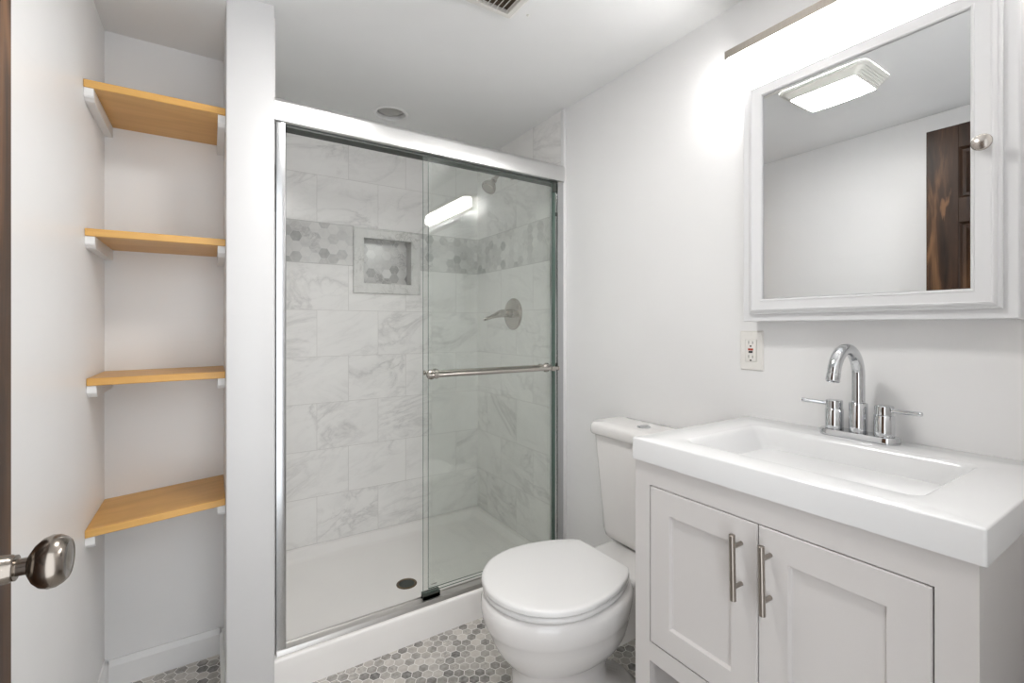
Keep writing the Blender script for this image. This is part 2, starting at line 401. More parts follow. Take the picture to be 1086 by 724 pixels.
# ---------------------------------------------------------------- entry door (open, along left wall)
L = Vector((-0.1935, 0.765, 0)); H = Vector((-0.238, 0.010, 0)); DW = (H-L).length
ud = (H-L).normalized(); nd = Vector((-ud.y, ud.x, 0));
if nd.x < 0: nd = -nd
DM = Matrix(((ud.x, nd.x, 0, L.x), (ud.y, nd.y, 0, L.y), (0, 0, 1, 0), (0, 0, 0, 1)))   # local u, n, z -> world
bm = bmesh.new()
def dbox(*q, bev=0.0015): box(bm, *q, bev, 1)
th = 0.035
us = [(0, 0.108), (DW/2-0.05, DW/2+0.05), (DW-0.108, DW)]
for a, b_ in us: dbox(a, b_, -th, 0, 0.01, 2.035)
zr = [(0.01, 0.21), (0.75, 0.93), (1.608, 1.713), (1.935, 2.035)]
for z0, z1 in zr:
    for a, b_ in ((us[0][1], us[1][0]), (us[1][1], us[2][0])): dbox(a, b_, -th, 0, z0, z1, bev=0)
for (z0, z1) in ((0.21, 0.75), (0.93, 1.608), (1.713, 1.935)):
    for a, b_ in ((us[0][1], us[1][0]), (us[1][1], us[2][0])):
        for s in (1, -1):
            yy = 0 if s > 0 else -th
            def pl(i, d): return [Vector((p[0], yy - s*d, p[1])) for p in rrect(a+i, b_-i, z0+i, z1-i, 0.0005, 1)]
            loft(bm, [pl(0, 0.0), pl(0.004, 0.004), pl(0.010, 0.013), pl(0.022, 0.014), pl(0.040, 0.006)], False, True)
bm.transform(DM)
door = struct(recentre(fin(bm, 'door_1', M['doorw']), (H.x, H.y, 0.01)), 'dark stained knotty wood panel door standing open at far left')
K = L + ud*0.090; kz = 0.905
bm = bmesh.new()
lathe(bm, (K.x, K.y, kz), nd, [(0.0005, 0.033), (0.004, 0.033), (0.007, 0.030), (0.010, 0.020), (0.016, 0.0145), (0.028, 0.0135), (0.029, 0.0125), (0.032, 0.0125), (0.0325, 0.0085), (0.041, 0.0085), (0.042, 0.012), (0.0465, 0.0195), (0.052, 0.0245), (0.058, 0.0265), (0.064, 0.0258), (0.069, 0.0230), (0.072, 0.0200), (0.0725, 0.0188), (0.0718, 0.0178), (0.0735, 0.010), (0.074, 0.0)], 40)
tag(fin(bm, 'door_knob', M['knobm'], door, 50), 'round antique nickel door knob')
bm = bmesh.new(); lathe(bm, K - nd*th + Vector((0, 0, kz)), -nd, [(0.0005, 0.033), (0.005, 0.033), (0.008, 0.026), (0.010, 0.012), (0.02, 0.011), (0.024, 0.018), (0.032, 0.020), (0.034, 0.0)], 24)
fin(bm, 'door_knob', M['knobm'], door, 50)

# ---------------------------------------------------------------- alcove shelves and cleats
names = ['top', 'second', 'third', 'lowest']
sh = [(1.809, 1.811, 1.655, 'top'), (1.416, 1.418, 1.672, 'second'), (1.010, 1.013, 1.690, 'third'), (0.603, 0.627, 1.672, 'lowest')]
lab = {'top': 'golden varnished wood shelf, highest in the alcove, underside showing',
       'second': 'golden varnished wood shelf, second from the top of the alcove',
       'third': 'golden varnished wood shelf at mid height, third from top, seen nearly edge-on',
       'lowest': 'golden varnished wood shelf, lowest in the alcove, its top visible and tilted'}
for zl_, zr_, yf, nm in sh:
    bm = bmesh.new(); xa, xb = XL+0.001, 0.036; th_ = 0.0205
    def ring(x_, zt): return [Vector((x_, yf, zt-0.0015)), Vector((x_, yf+0.0015, zt)), Vector((x_, 1.949, zt)), Vector((x_, 1.949, zt-th_)), Vector((x_, yf+0.0015, zt-th_)), Vector((x_, yf, zt-th_+0.0015))]
    loft(bm, [ring(xa, zl_), ring(xb, zr_)])
    recentre(tag(fin(bm, 'wall_shelf', M['shelfw']), lab[nm], 'shelf', 'wooden shelves in the alcove'), (-0.125, 1.81, zl_-th_))
    for side in ('left', 'right'):
        zt = (zl_ if side == 'left' else zr_) - th_ - (0.0 if nm != 'lowest' else (0.0 if side == 'left' else 0.003))
        yc = yf + 0.004 if side == 'left' else yf - 0.002 + 0.01
        prof = [(yc, zt), (1.949, zt), (1.949, zt-0.033), (yc+0.022, zt-0.033), (yc+0.014, zt-0.031), (yc+0.008, zt-0.026), (yc+0.003, zt-0.024), (yc, zt-0.020)]
        bm = bmesh.new()
        xa, xb = (XL+0.0005, XL+0.021) if side == 'left' else (0.0165, 0.0365)
        prism(bm, prof, xa, xb, 'x')
        w = {'top': 'highest', 'second': 'second-highest', 'third': 'third', 'lowest': 'lowest'}[nm]
        recentre(tag(fin(bm, 'shelf_cleat', M['white']), f'white wooden support cleat on the {"left wall" if side=="left" else "partition side"} under the {w} wooden shelf', 'shelf bracket', 'white cleats under the shelves'), ((xa+xb)/2, 1.8, zt-0.033))

# ---------------------------------------------------------------- shower pan
t = thing('shower_pan', 'off-white acrylic shower pan with raised front curb and dark drain', 'shower tray', (0.75, 2.05, 0))
bm = bmesh.new()
px0, px1, py0, py1 = 0.1635, 1.3495, 1.620, 2.4995
A = lambda x0, x1, y0, y1, r, z: zl(x0, x1, y0, y1, r, z, 6)
loops = [A(px0, px1, py0, py1, 0.001, 0.0), A(px0, px1, py0, py1, 0.001, 0.110), A(px0, px1, py0+0.002, py1, 0.001, 0.116), A(px0, px1, py0+0.007, py1, 0.001, 0.119),
         A(px0+0.03, px1-0.03, 1.712, py1-0.06, 0.03, 0.119)]
# curb is higher than the other ledges: drop z of the back and side ledges toward the wall tiles
def drop(Lp, zc, zo):
    for v in Lp:
        k = min(1, max(0, (v.y-1.72)/0.03)); v.z = zc*(1-k) + zo*k
    return Lp
loops[1] = A(px0, px1, py0, py1, 0.001, 0.078)
loops = [A(px0, px1, py0, py1, 0.001, 0.0), A(px0, px1, py0, py1, 0.001, 0.0775)]
loft(bm, loops[:2] , True, False)
# inner tray
fl_ = [A(px0, px1, 1.700, py1, 0.001, 0.0775), A(px0, px1, 1.701, py1, 0.001, 0.0800), A(px0+0.010, px1-0.030, 1.712, py1-0.058, 0.035, 0.0800), A(px0+0.014, px1-0.036, 1.716, py1-0.064, 0.035, 0.0775),
       A(px0+0.026, px1-0.052, 1.728, py1-0.080, 0.045, 0.050), A(px0+0.040, px1-0.068, 1.742, py1-0.096, 0.05, 0.042), A(px0+0.060, px1-0.090, 1.762, py1-0.118, 0.05, 0.0395)]
rows = [[bm.verts.new(p) for p in Lp] for Lp in fl_]
n = len(rows[0])
for a_, b_ in zip(rows, rows[1:]):
    for i in range(n): bm.faces.new((a_[i], a_[(i+1) % n], b_[(i+1) % n], b_[i]))
dc = Vector((0.715, 1.957, 0.0332))
prev = rows[-1]
for hw_, z_ in ((0.20, 0.036), (0.06, 0.0332)):
    cur = [bm.verts.new(p) for p in A(dc.x-hw_, dc.x+hw_, dc.y-hw_*0.8, dc.y+hw_*0.8, hw_*0.5, z_)]
    for i in range(n): bm.faces.new((prev[i], prev[(i+1) % n], cur[(i+1) % n], cur[i]))
    prev = cur
bm.faces.new(prev)
# curb
poly = [(1.620, 0.0775), (1.620, 0.101), (1.6212, 0.1055), (1.6245, 0.1090), (1.6300, 0.1100), (1.690, 0.1095), (1.702, 0.106), (1.710, 0.096), (1.715, 0.0775), (1.715, 0.040)]
prism(bm, poly, px0, px1, 'x')
tray = fin(bm, 'tray', M['acrylic'], t, 45)
bm = bmesh.new()
lathe(bm, (dc.x, dc.y, 0.0333), (0, 0, 1), [(0, 0.044), (0.0015, 0.0435), (0.0028, 0.040), (0.0028, 0.034), (0.0012, 0.0325), (0.0005, 0.0325)], 36, False)
fin(bm, 'drain_ring', M['drainring'], t, 40)
bm = bmesh.new(); lathe(bm, (dc.x, dc.y, 0.0333), (0, 0, 1), [(0, 0.0325), (0.0008, 0.0324), (0.0009, 0.0)], 30)
fin(bm, 'drain_grate', M['dark'], t)

# ---------------------------------------------------------------- shower enclosure
t = thing('shower_enclosure', 'framed sliding glass shower door with bright metal header, both panes pushed right', 'shower door', (0.75, 1.67, 0.12))
hx0, hx1 = 0.164, 1.3335
bm = bmesh.new()
pr = [(1.640, 1.802), (1.6365, 1.8035), (1.636, 1.806), (1.6340, 1.835), (1.6345, 1.862), (1.637, 1.870), (1.643, 1.875), (1.650, 1.876), (1.702, 1.876), (1.706, 1.872), (1.706, 1.802), (1.700, 1.800), (1.646, 1.800)]
prism(bm, pr, hx0, hx1, 'x'); fin(bm, 'header_rail', M['alum'], t, 12)
boxes('header_channel', M['dark'], [(0.203, 1.318, 1.652, 1.700, 1.792, 1.7995)], t)
def jamb(x0, x1):
    s = 1 if x0 < 0.5 else -1
    xi, xo = (x1, x0) if s > 0 else (x0, x1)
    bm = bmesh.new()
    poly = [(xo, 1.644), (xi - s*0.006, 1.642), (xi - s*0.002, 1.643), (xi, 1.646), (xi, 1.655), (xi-s*0.010, 1.657), (xi-s*0.010, 1.690), (xi, 1.692), (xi, 1.702), (xo, 1.702)]
    prism(bm, poly, 0.1260, 1.7995, 'z'); return fin(bm, 'jamb', M['jamb'], t, 35)
jamb(0.1735, 0.201); jamb(1.302, 1.3335)
bm = bmesh.new()
prism(bm, [(1.634, 0.1105), (1.634, 0.113), (1.640, 0.1245), (1.642, 0.1255), (1.6455, 0.1255), (1.6465, 0.1215), (1.677, 0.1215), (1.678, 0.1255), (1.682, 0.1255), (1.682, 0.1105)], 0.1735, 1.3335, 'x')
fin(bm, 'bottom_track', M['track'], t, 35)
def pane(x0, x1, yc, sgn):
    z0, z1 = 0.1505, 1.7915
    bm = bmesh.new(); box(bm, x0, x1, yc-0.003, yc+0.003, z0, z1)
    for f in bm.faces: f.material_index = 0 if abs(f.normal.y) > 0.9 else 1
    p = fin(bm, 'glass_pane', None, t, mats=[M['glass'], M['gedge']])
    # towel bar with two round mounts
    zb = 0.971
    bm = bmesh.new()
    yb = yc + sgn*0.050
    a, b_ = x0+0.018, x1-0.010
    tube(bm, [(a-0.012, yb, zb), (b_+0.004, yb, zb)], 0.0075, 18)
    lathe(bm, (a-0.018, yb, zb), (1, 0, 0), [(0, 0.006), (0.002, 0.0095), (0.006, 0.0095), (0.008, 0.0085)], 18)
    lathe(bm, (b_+0.011, yb, zb), (-1, 0, 0), [(0, 0.006), (0.002, 0.0095), (0.006, 0.0095), (0.008, 0.0085)], 18)
    for xm in (x0+0.030, x1-0.036):
        lathe(bm, (xm, yc+sgn*0.0032, zb), (0, sgn, 0), [(0, 0.019), (0.005, 0.019), (0.009, 0.016), (0.012, 0.0105), (0.045, 0.0095), (0.048, 0.011), (0.053, 0.0115), (0.058, 0.010), (0.059, 0.0)], 24)
        lathe(bm, (xm, yc-sgn*0.0032, zb), (0, -sgn, 0), [(0, 0.013), (0.003, 0.013), (0.005, 0.010), (0.005, 0)], 20)
    fin(bm, 'towel_bar', M['nickel'], p, 40)
    return p
p1 = pane(0.668, 1.277, 1.6530, -1)
p2 = pane(0.697, 1.300, 1.673, 1)
boxes('etched_mark', M['track'], [(0.6985, 0.722, 1.6493, 1.6499, 0.1760, 0.1795)], p1)
# bottom guide, bumpers
boxes('door_guide', M['dark'], [(0.667, 0.735, 1.6475, 1.6498, 0.1265, 0.1480), (0.667, 0.735, 1.6475, 1.6690, 0.1265, 0.1400), (0.667, 0.735, 1.6562, 1.6690, 0.1265, 0.1500)], t)
boxes('edge_seal', M['gedge'], [(1.2793, 1.2915, 1.6475, 1.6585, 0.1265, 1.75)], t, 0.001)
boxes('bumper', M['dark'], [(1.2793, 1.2985, 1.647, 1.660, 1.752, 1.7915)], t, 0.001)
boxes('bumper', M['dark'], [(1.292, 1.3015, 1.646, 1.657, 1.648, 1.662)], t, 0.001)

# shower head and valve
t = thing('overhead_shower', 'brushed nickel shower head on bent arm high on tiled wall', 'shower head', (TX, 2.07, 1.955))
bm = bmesh.new(); lathe(bm, (TX-0.0005, 2.07, 1.955), (-1, 0, 0), [(0, 0.028), (0.003, 0.028), (0.008, 0.022), (0.011, 0.012), (0.012, 0)], 28); fin(bm, 'flange', M['nickel'], t, 40)
arm = [(1.334, 2.07, 1.955), (1.31, 2.07, 1.957), (1.285, 2.07, 1.957), (1.268, 2.07, 1.953), (1.255, 2.07, 1.944), (1.235, 2.07, 1.921), (1.22, 2.07, 1.903)]
bm = bmesh.new(); tube(bm, arm, 0.0095, 16); fin(bm, 'arm', M['nickel'], t, 50)
bm = bmesh.new(); dv = Vector((-0.62, -0.10, -0.78)).normalized()
lathe(bm, (1.228, 2.07, 1.912), dv, [(0, 0.011), (0.004, 0.015), (0.014, 0.015), (0.016, 0.012), (0.022, 0.014), (0.034, 0.023), (0.050, 0.034), (0.062, 0.0385), (0.070, 0.0385), (0.073, 0.036), (0.074, 0.030), (0.074, 0)], 32)
h_ = fin(bm, 'head', M['nickel'], t, 40)
bm = bmesh.new(); lathe(bm, Vector((1.228, 2.07, 1.912)) + dv*0.0745, dv, [(0, 0.029), (0.002, 0.028), (0.003, 0.0)], 24); fin(bm, 'spray_face', M['pull'], h_)
t = thing('shower_valve', 'brushed nickel shower valve with round plate and lever handle', 'shower valve', (TX, 2.065, 1.219))
bm = bmesh.new(); lathe(bm, (TX-0.0005, 2.065, 1.219), (-1, 0, 0), [(0, 0.083), (0.004, 0.083), (0.008, 0.079), (0.011, 0.066), (0.012, 0.03), (0.012, 0.0)], 48); fin(bm, 'escutcheon', M['nickel'], t, 40)
bm = bmesh.new(); lathe(bm, (TX-0.012, 2.065, 1.222), (-1, 0, 0), [(0, 0.0235), (0.004, 0.021), (0.03, 0.0205), (0.034, 0.021), (0.0355, 0.018)], 28); fin(bm, 'sleeve', M['nickel'], t, 40)
bm = bmesh.new()
tube(bm, [(1.293, 2.065, 1.222), (1.285, 2.065, 1.222), (1.268, 2.065, 1.221), (1.250, 2.064, 1.217), (1.225, 2.062, 1.209), (1.195, 2.06, 1.199), (1.172, 2.058, 1.192), (1.158, 2.057, 1.189), (1.154, 2.057, 1.188)],
     [0.019, 0.0205, 0.0205, 0.018, 0.0125, 0.009, 0.0085, 0.0075, 0.003], 20)
fin(bm, 'handle', M['nickel'], t, 60)

# ---------------------------------------------------------------- toilet
cy = 1.09
t = thing('toilet', 'white two-piece toilet with closed lid between shower and vanity', 'toilet', (1.0, cy, 0))
def egg(z, xf, xb, hw, p=2.0, n=48, flat=0.0, yc=cy):
    xm = xf + (xb-xf)*0.52; out = []
    for i in range(n):
        a = 2*PI*i/n; c, s = math.cos(a), math.sin(a)
        r = (xb-xm) if c > 0 else (xm-xf)
        pp = p if c < 0 else p + flat
        k = (abs(c)**pp + abs(s)**pp)**(-1/pp)
        out.append(Vector((xm + c*k*r, yc + s*k*hw, z)))
    return out
bm = bmesh.new()
loft(bm, [egg(0.0, 0.700, 1.16, 0.108, 2.6), egg(0.012, 0.698, 1.16, 0.110, 2.6), egg(0.05, 0.712, 1.12, 0.102, 2.5), egg(0.11, 0.720, 1.02, 0.100, 2.4), egg(0.16, 0.720, 1.02, 0.103, 2.3),
          egg(0.195, 0.715, 1.05, 0.112, 2.2), egg(0.205, 0.705, 1.07, 0.122, 2.1), egg(0.222, 0.688, 1.085, 0.138), egg(0.250, 0.668, 1.095, 0.155), egg(0.283, 0.652, 1.10, 0.167), egg(0.305, 0.645, 1.10, 0.173), egg(0.318, 0.636, 1.10, 0.180), egg(0.330, 0.630, 1.10, 0.185), egg(0.355, 0.625, 1.105, 0.190),
          egg(0.375, 0.625, 1.105, 0.191), egg(0.387, 0.629, 1.10, 0.187), egg(0.394, 0.638, 1.095, 0.178), egg(0.3955, 0.66, 1.08, 0.155)], True, True)
k_ = [zl(1.00, 1.325, cy-hw, cy+hw, 0.03, z_) for z_, hw in ((0.18, 0.075), (0.24, 0.08), (0.30, 0.095), (0.345, 0.115), (0.375, 0.120), (0.385, 0.118), (0.390, 0.112))]
loft(bm, k_)
fin(bm, 'bowl', M['porcelain'], t, 60)
def dee(z, i, yc=cy):
    xm, hw, xf, xb, ab = 0.825, 0.186-i, 0.634+i, 1.048-i, 0.275
    out = []
    for k in range(25):
        a = PI/2 + PI*k/24; out.append((xm + (xm-xf)*math.cos(a), yc + hw*math.sin(a)))
    for k in range(1, 13):
        x_ = xm + (xb-xm)*k/12; out.append((x_, yc - hw*math.sqrt(1-((x_-xm)/ab)**2)))
    ye = hw*math.sqrt(1-((xb-xm)/ab)**2)
    out[-1] = (xb-0.004, yc-ye-0.001); out.append((xb, yc-ye+0.006))
    for k in range(1, 6): out.append((xb, yc - (ye-0.006)*(1-2*k/6)))
    out.append((xb, yc+ye-0.006))
    for k in range(12, 0, -1):
        x_ = xm + (xb-xm)*k/12; out.append((x_ if k < 12 else xb-0.004, yc + hw*math.sqrt(1-((x_-xm)/ab)**2)))
    return [Vector((p[0], p[1], z)) for p in out]
bm = bmesh.new()
loft(bm, [dee(0.3965, 0.012), dee(0.3985, 0.004), dee(0.402, 0.001), dee(0.410, 0.001), dee(0.4135, 0.005), dee(0.4145, 0.012)])
fin(bm, 'seat', M['seat'], t, 50)
bm = bmesh.new()
loft(bm, [dee(0.4155, 0.006), dee(0.417, 0.001), dee(0.4195, -0.002), dee(0.429, -0.002), dee(0.4325, 0.0), dee(0.4345, 0.004), dee(0.4358, 0.012), dee(0.4368, 0.05), dee(0.4375, 0.10)])
fin(bm, 'lid', M['seat'], t, 50)
for s in (-1, 1):
    bm = bmesh.new(); tube(bm, [(1.052, cy+s*0.070-0.022, 0.409), (1.052, cy+s*0.070+0.022, 0.409)], 0.010, 14); box(bm, 1.043, 1.065, cy+s*0.07-0.016, cy+s*0.07+0.016, 0.3905, 0.404, 0.003)
    fin(bm, 'hinge', M['seat'], t, 40)
def tk(z, xf, hw, r=0.035): return zl(xf, 1.335, cy-hw, cy+hw, r, z, 8)
bm = bmesh.new()
loft(bm, [tk(0.3905, 1.225, 0.125, 0.03), tk(0.393, 1.205, 0.148, 0.03), tk(0.403, 1.195, 0.163), tk(0.425, 1.190, 0.168), tk(0.60, 1.180, 0.180), tk(0.757, 1.170, 0.190), tk(0.762, 1.172, 0.188)])
fin(bm, 'tank', M['porcelain'], t, 50)
bm = bmesh.new()
loft(bm, [zl(1.170, 1.338, cy-0.190, cy+0.190, 0.035, 0.7625, 8), zl(1.158, 1.342, cy-0.201, cy+0.201, 0.04, 0.766, 8), zl(1.155, 1.343, cy-0.204, cy+0.204, 0.042, 0.772, 8), zl(1.155, 1.343, cy-0.204, cy+0.204, 0.042, 0.792, 8),
          zl(1.158, 1.342, cy-0.201, cy+0.201, 0.04, 0.800, 8), zl(1.166, 1.338, cy-0.200, cy+0.200, 0.038, 0.805, 8), zl(1.20, 1.31, cy-0.16, cy+0.16, 0.03, 0.807, 8)])
fin(bm, 'tank_lid', M['porcelain'], t, 50)
bm = bmesh.new(); lathe(bm, (1.245, cy+0.01, 0.8072), (0, 0, 1), [(0, 0.0235), (0.002, 0.0235), (0.0035, 0.0215), (0.003, 0.020), (0.0045, 0.018), (0.0045, 0)], 28)
box(bm, 1.222, 1.268, cy+0.0095, cy+0.0105, 0.8110, 0.8122)
tag(fin(bm, 'flush_button', M['chrome'], t, 40), 'round chrome dual flush button')

# ---------------------------------------------------------------- vanity cabinet
FX = 0.862; VY0, VY1 = 0.186, 0.787
t = thing('vanity_cabinet', 'pale greige shaker vanity cabinet with two doors under white sink', 'cabinet', (1.1, 0.487, 0))
DY = [(0.487, 0.741), (0.2345, 0.485)]; DZ0, DZ1 = 0.4185, 0.7795
L_ = [(FX, FX+0.02, 0.7435, VY1, 0.0, 0.834), (FX, FX+0.02, VY0, 0.232, 0.0, 0.834), (FX, FX+0.02, 0.232, 0.7435, 0.782, 0.834), (FX, FX+0.02, 0.232, 0.7435, 0.372, 0.416)]
boxes('face_frame', M['cabinet'], L_, t)
for y0, y1 in ((VY1-0.016, VY1), (VY0, VY0+0.016)):
    boxes('side_panel', M['cabinet'], [(FX+0.0202, XR-0.003, y0, y1, 0.0, 0.834)], t)
boxes('back_panel', M['cabinet_in'], [(XR-0.010, XR-0.003, VY0+0.0162, VY1-0.0162, 0.05, 0.834)], t)
boxes('cabinet_floor', M['cabinet_in'], [(FX+0.0202, XR-0.0102, VY0+0.0162, VY1-0.0162, 0.372, 0.388)], t)
boxes('open_shelf', M['cabinet_in'], [(FX+0.0202, XR-0.0102, VY0+0.0162, VY1-0.0162, 0.09, 0.108)], t)
boxes('toe_rail', M['cabinet'], [(FX, FX+0.02, 0.232, 0.7435, 0.07, 0.112)], t)
for i, (y0, y1) in enumerate(DY):
    bm = bmesh.new()
    def q(ii, x_): return xl(y0+ii, y1-ii, DZ0+ii, DZ1-ii, 0.0006, x_, 1)
    loft(bm, [q(0, FX+0.018), q(0, FX+0.001), q(0.0015, FX-0.0012), q(0.0530, FX-0.0012), q(0.0540, FX+0.0005), q(0.0560, FX+0.0065), q(0.0570, FX+0.007)], True, True)
    d = fin(bm, 'door', M['cabinet'], t)
    yh = 0.5185 if i == 0 else 0.4625
    bm = bmesh.new(); xh = 0.832
    tube(bm, [(xh-0.0025, yh, 0.757), (xh-0.0025, yh, 0.7565), (xh+0.0015, yh, 0.631), (xh+0.0015, yh, 0.6305)], [0.0050, 0.0058, 0.0058, 0.0050], 18)
    for zz in (0.733, 0.655): tube(bm, [(xh, yh, zz), (FX-0.0014, yh, zz)], 0.0042, 14)
    fin(bm, 'handle', M['pull'], d, 40)

# ---------------------------------------------------------------- sink top
t = thing('vanity_sink_top', 'glossy white one-piece sink top with wide rectangular basin', 'sink', (1.1, 0.484, 0.835))
bm = bmesh.new(); z1 = 0.8852
a0, a1, b0, b1 = 0.853, 1.3495, 0.177, 0.790
def rl(x0, x1, y0, y1, r, z): return zl(x0, x1, y0, y1, r, z, 8)
loft(bm, [rl(a0, a1, b0, b1, 0.004, 0.8350), rl(a0, a1, b0, b1, 0.004, z1-0.003), rl(a0+0.001, a1-0.001, b0+0.001, b1-0.001, 0.004, z1-0.001), rl(a0+0.003, a1-0.003, b0+0.003, b1-0.003, 0.004, z1),
          rl(0.925, 1.245, 0.262, 0.708, 0.030, z1), rl(0.929, 1.241, 0.266, 0.704, 0.028, z1-0.001), rl(0.934, 1.237, 0.271, 0.698, 0.026, z1-0.005), rl(0.938, 1.233, 0.275, 0.692, 0.025, z1-0.012),
          rl(0.944, 1.227, 0.287, 0.674, 0.028, z1-0.040), rl(0.950, 1.221, 0.301, 0.652, 0.032, z1-0.070), rl(0.957, 1.213, 0.316, 0.630, 0.036, z1-0.090), rl(0.968, 1.200, 0.332, 0.606, 0.040, z1-0.104), rl(0.985, 1.182, 0.352, 0.580, 0.042, z1-0.112), rl(1.02, 1.15, 0.40, 0.545, 0.04, z1-0.117), rl(1.06, 1.13, 0.46, 0.515, 0.02, z1-0.119)], True, True)
fin(bm, 'basin', M['sink'], t, 50)
bm = bmesh.new(); lathe(bm, (1.095, 0.4875, z1-0.1188), (0, 0, 1), [(0, 0.024), (0.003, 0.023), (0.003, 0.016), (0.006, 0.014), (0.007, 0)], 28); fin(bm, 'drain', M['chrome'], t, 40)

# ---------------------------------------------------------------- faucet
t = thing('faucet', 'chrome two-handle centerset faucet with high arc spout on sink', 'faucet', (1.295, 0.488, z1))
fx, fy = 1.295, 0.488
bm = bmesh.new(); loft(bm, [zl(fx-0.0265, fx+0.0265, fy-0.081, fy+0.081, 0.0260, z1+0.0002, 8), zl(fx-0.0265, fx+0.0265, fy-0.081, fy+0.081, 0.0260, z1+0.012, 8), zl(fx-0.0245, fx+0.0245, fy-0.079, fy+0.079, 0.024, z1+0.0155, 8)])
fin(bm, 'base', M['chrome'], t, 40)
zb = z1+0.0157
bm = bmesh.new(); lathe(bm, (fx, fy, zb), (0, 0, 1), [(0, 0.0185), (0.068, 0.0185), (0.0692, 0.0175), (0.0692, 0.0140)], 32, False)
R_ = 0.063; zc_ = 1.112-0.0132-R_
pts = [(fx, fy, zb+0.001), (fx, fy, zb+0.03), (fx, fy, zc_-0.01)] + [(fx-R_+R_*math.cos(a), fy, zc_+R_*math.sin(a)) for a in [PI*k/20*0.93 for k in range(21)]]
e = Vector(pts[-1]); dd = (e-Vector(pts[-2])).normalized(); pts += [tuple(e+dd*0.003)]
tube(bm, pts, 0.0132, 24)
e2 = e+dd*0.003
lathe(bm, e2, dd, [(0, 0.0128), (0.001, 0.0122), (0.0015, 0.0136), (0.018, 0.0136), (0.019, 0.0125), (0.0185, 0.0105), (0.014, 0.0100), (0.014, 0)], 28)
fin(bm, 'spout', M['chrome'], t, 50)
for yy, tip in ((fy+0.051, (1.262, 0.600, 0.9665)), (fy-0.051, (1.275, 0.364, 0.9635))):
    bm = bmesh.new()
    lathe(bm, (fx, yy, zb), (0, 0, 1), [(0, 0.0195), (0.047, 0.0195), (0.0482, 0.0185), (0.0485, 0.0165), (0.0495, 0.0165), (0.0500, 0.0180), (0.068, 0.0180), (0.0695, 0.0165), (0.0695, 0)], 32)
    hnd = fin(bm, 'handle', M['chrome'], t, 40)
    bm = bmesh.new(); c0 = Vector((fx, yy, zb+0.0595)); tp = Vector(tip); dd_ = (tp-c0).normalized()
    tube(bm, [c0+dd_*0.0175, c0+dd_*0.022, tp-dd_*0.003, tp], [0.0052, 0.0046, 0.0050, 0.0044], 14)
    fin(bm, 'lever', M['chrome'], hnd, 40)

# ---------------------------------------------------------------- mirror cabinet
t = thing('mirror_cabinet', 'white framed mirrored medicine cabinet with small nickel knob', 'mirror cabinet', (1.35, 0.494, 1.166))
bm = bmesh.new()
loft(bm, [xl(0.222, 0.767, 1.166, 1.842, 0.001, 1.3495, 1), xl(0.222, 0.767, 1.166, 1.842, 0.001, 1.2850, 1), xl(0.224, 0.765, 1.168, 1.840, 0.001, 1.2830, 1)])
fin(bm, 'body', M['frame'], t)
bm = bmesh.new()
def q(ii, x_): return xl(0.243+ii, 0.745-ii, 1.186+ii, 1.822-ii, 0.0006, x_, 1)
def qi(ii, x_): return xl(0.286-ii, 0.703+ii, 1.226-ii, 1.783+ii, 0.0006, x_, 1)
loft(bm, [q(0, 1.2828), q(0, 1.2745), q(0.003, 1.2720), q(0.006, 1.2715), q(0.0065, 1.2690), q(0.010, 1.2655), q(0.013, 1.2642), q(0.0145, 1.2652), q(0.016, 1.2652), qi(0.006, 1.2652), qi(0.005, 1.2635), qi(0.0025, 1.2635), qi(0.0, 1.2660), qi(0.0, 1.2715), qi(-0.001, 1.2720)], True, True)
d = fin(bm, 'door', M['frame'], t)
boxes('mirror', M['mirror'], [(1.2702, 1.2718, 0.2872, 0.7018, 1.2272, 1.7818)], d)
bm = bmesh.new(); lathe(bm, (1.2650, 0.2655, 1.505), (-1, 0, 0), [(0, 0.008), (0.002, 0.008), (0.004, 0.0055), (0.012, 0.0055), (0.015, 0.011), (0.018, 0.0150), (0.022, 0.0158), (0.0245, 0.0145), (0.0250, 0.013), (0.0255, 0.012), (0.0275, 0.007), (0.028, 0)], 28)
fin(bm, 'knob', M['nickel'], d, 45)

# ---------------------------------------------------------------- vanity light
t = thing('vanity_light', 'bright white linear vanity light bar above the mirror cabinet', 'wall light', (1.35, 0.51, 1.955))
ly0, ly1 = 0.205, 0.812
bm = bmesh.new(); box(bm, 1.262, 1.3495, ly0, ly1, 1.932, 1.955, 0.001, 1); box(bm, 1.318, 1.3495, ly0+0.02, ly1-0.02, 1.872, 1.9318)
fin(bm, 'metal_channel', M['pull'], t)
bm = bmesh.new(); loft(bm, [[Vector((p[0], y_, p[1])) for p in rrect(1.264, 1.3175, 1.868, 1.9315, 0.016, 5)] for y_ in (ly0+0.004, ly1-0.004)])
fin(bm, 'diffuser', M['vlight'], t, 40)
for yy in (ly0, ly1-0.0035):
    pass
bm = bmesh.new(); box(bm, 1.300, 1.3175, 0.398, 0.408, 1.855, 1.8675, 0.001, 1); fin(bm, 'clip', M['nickel'], t)

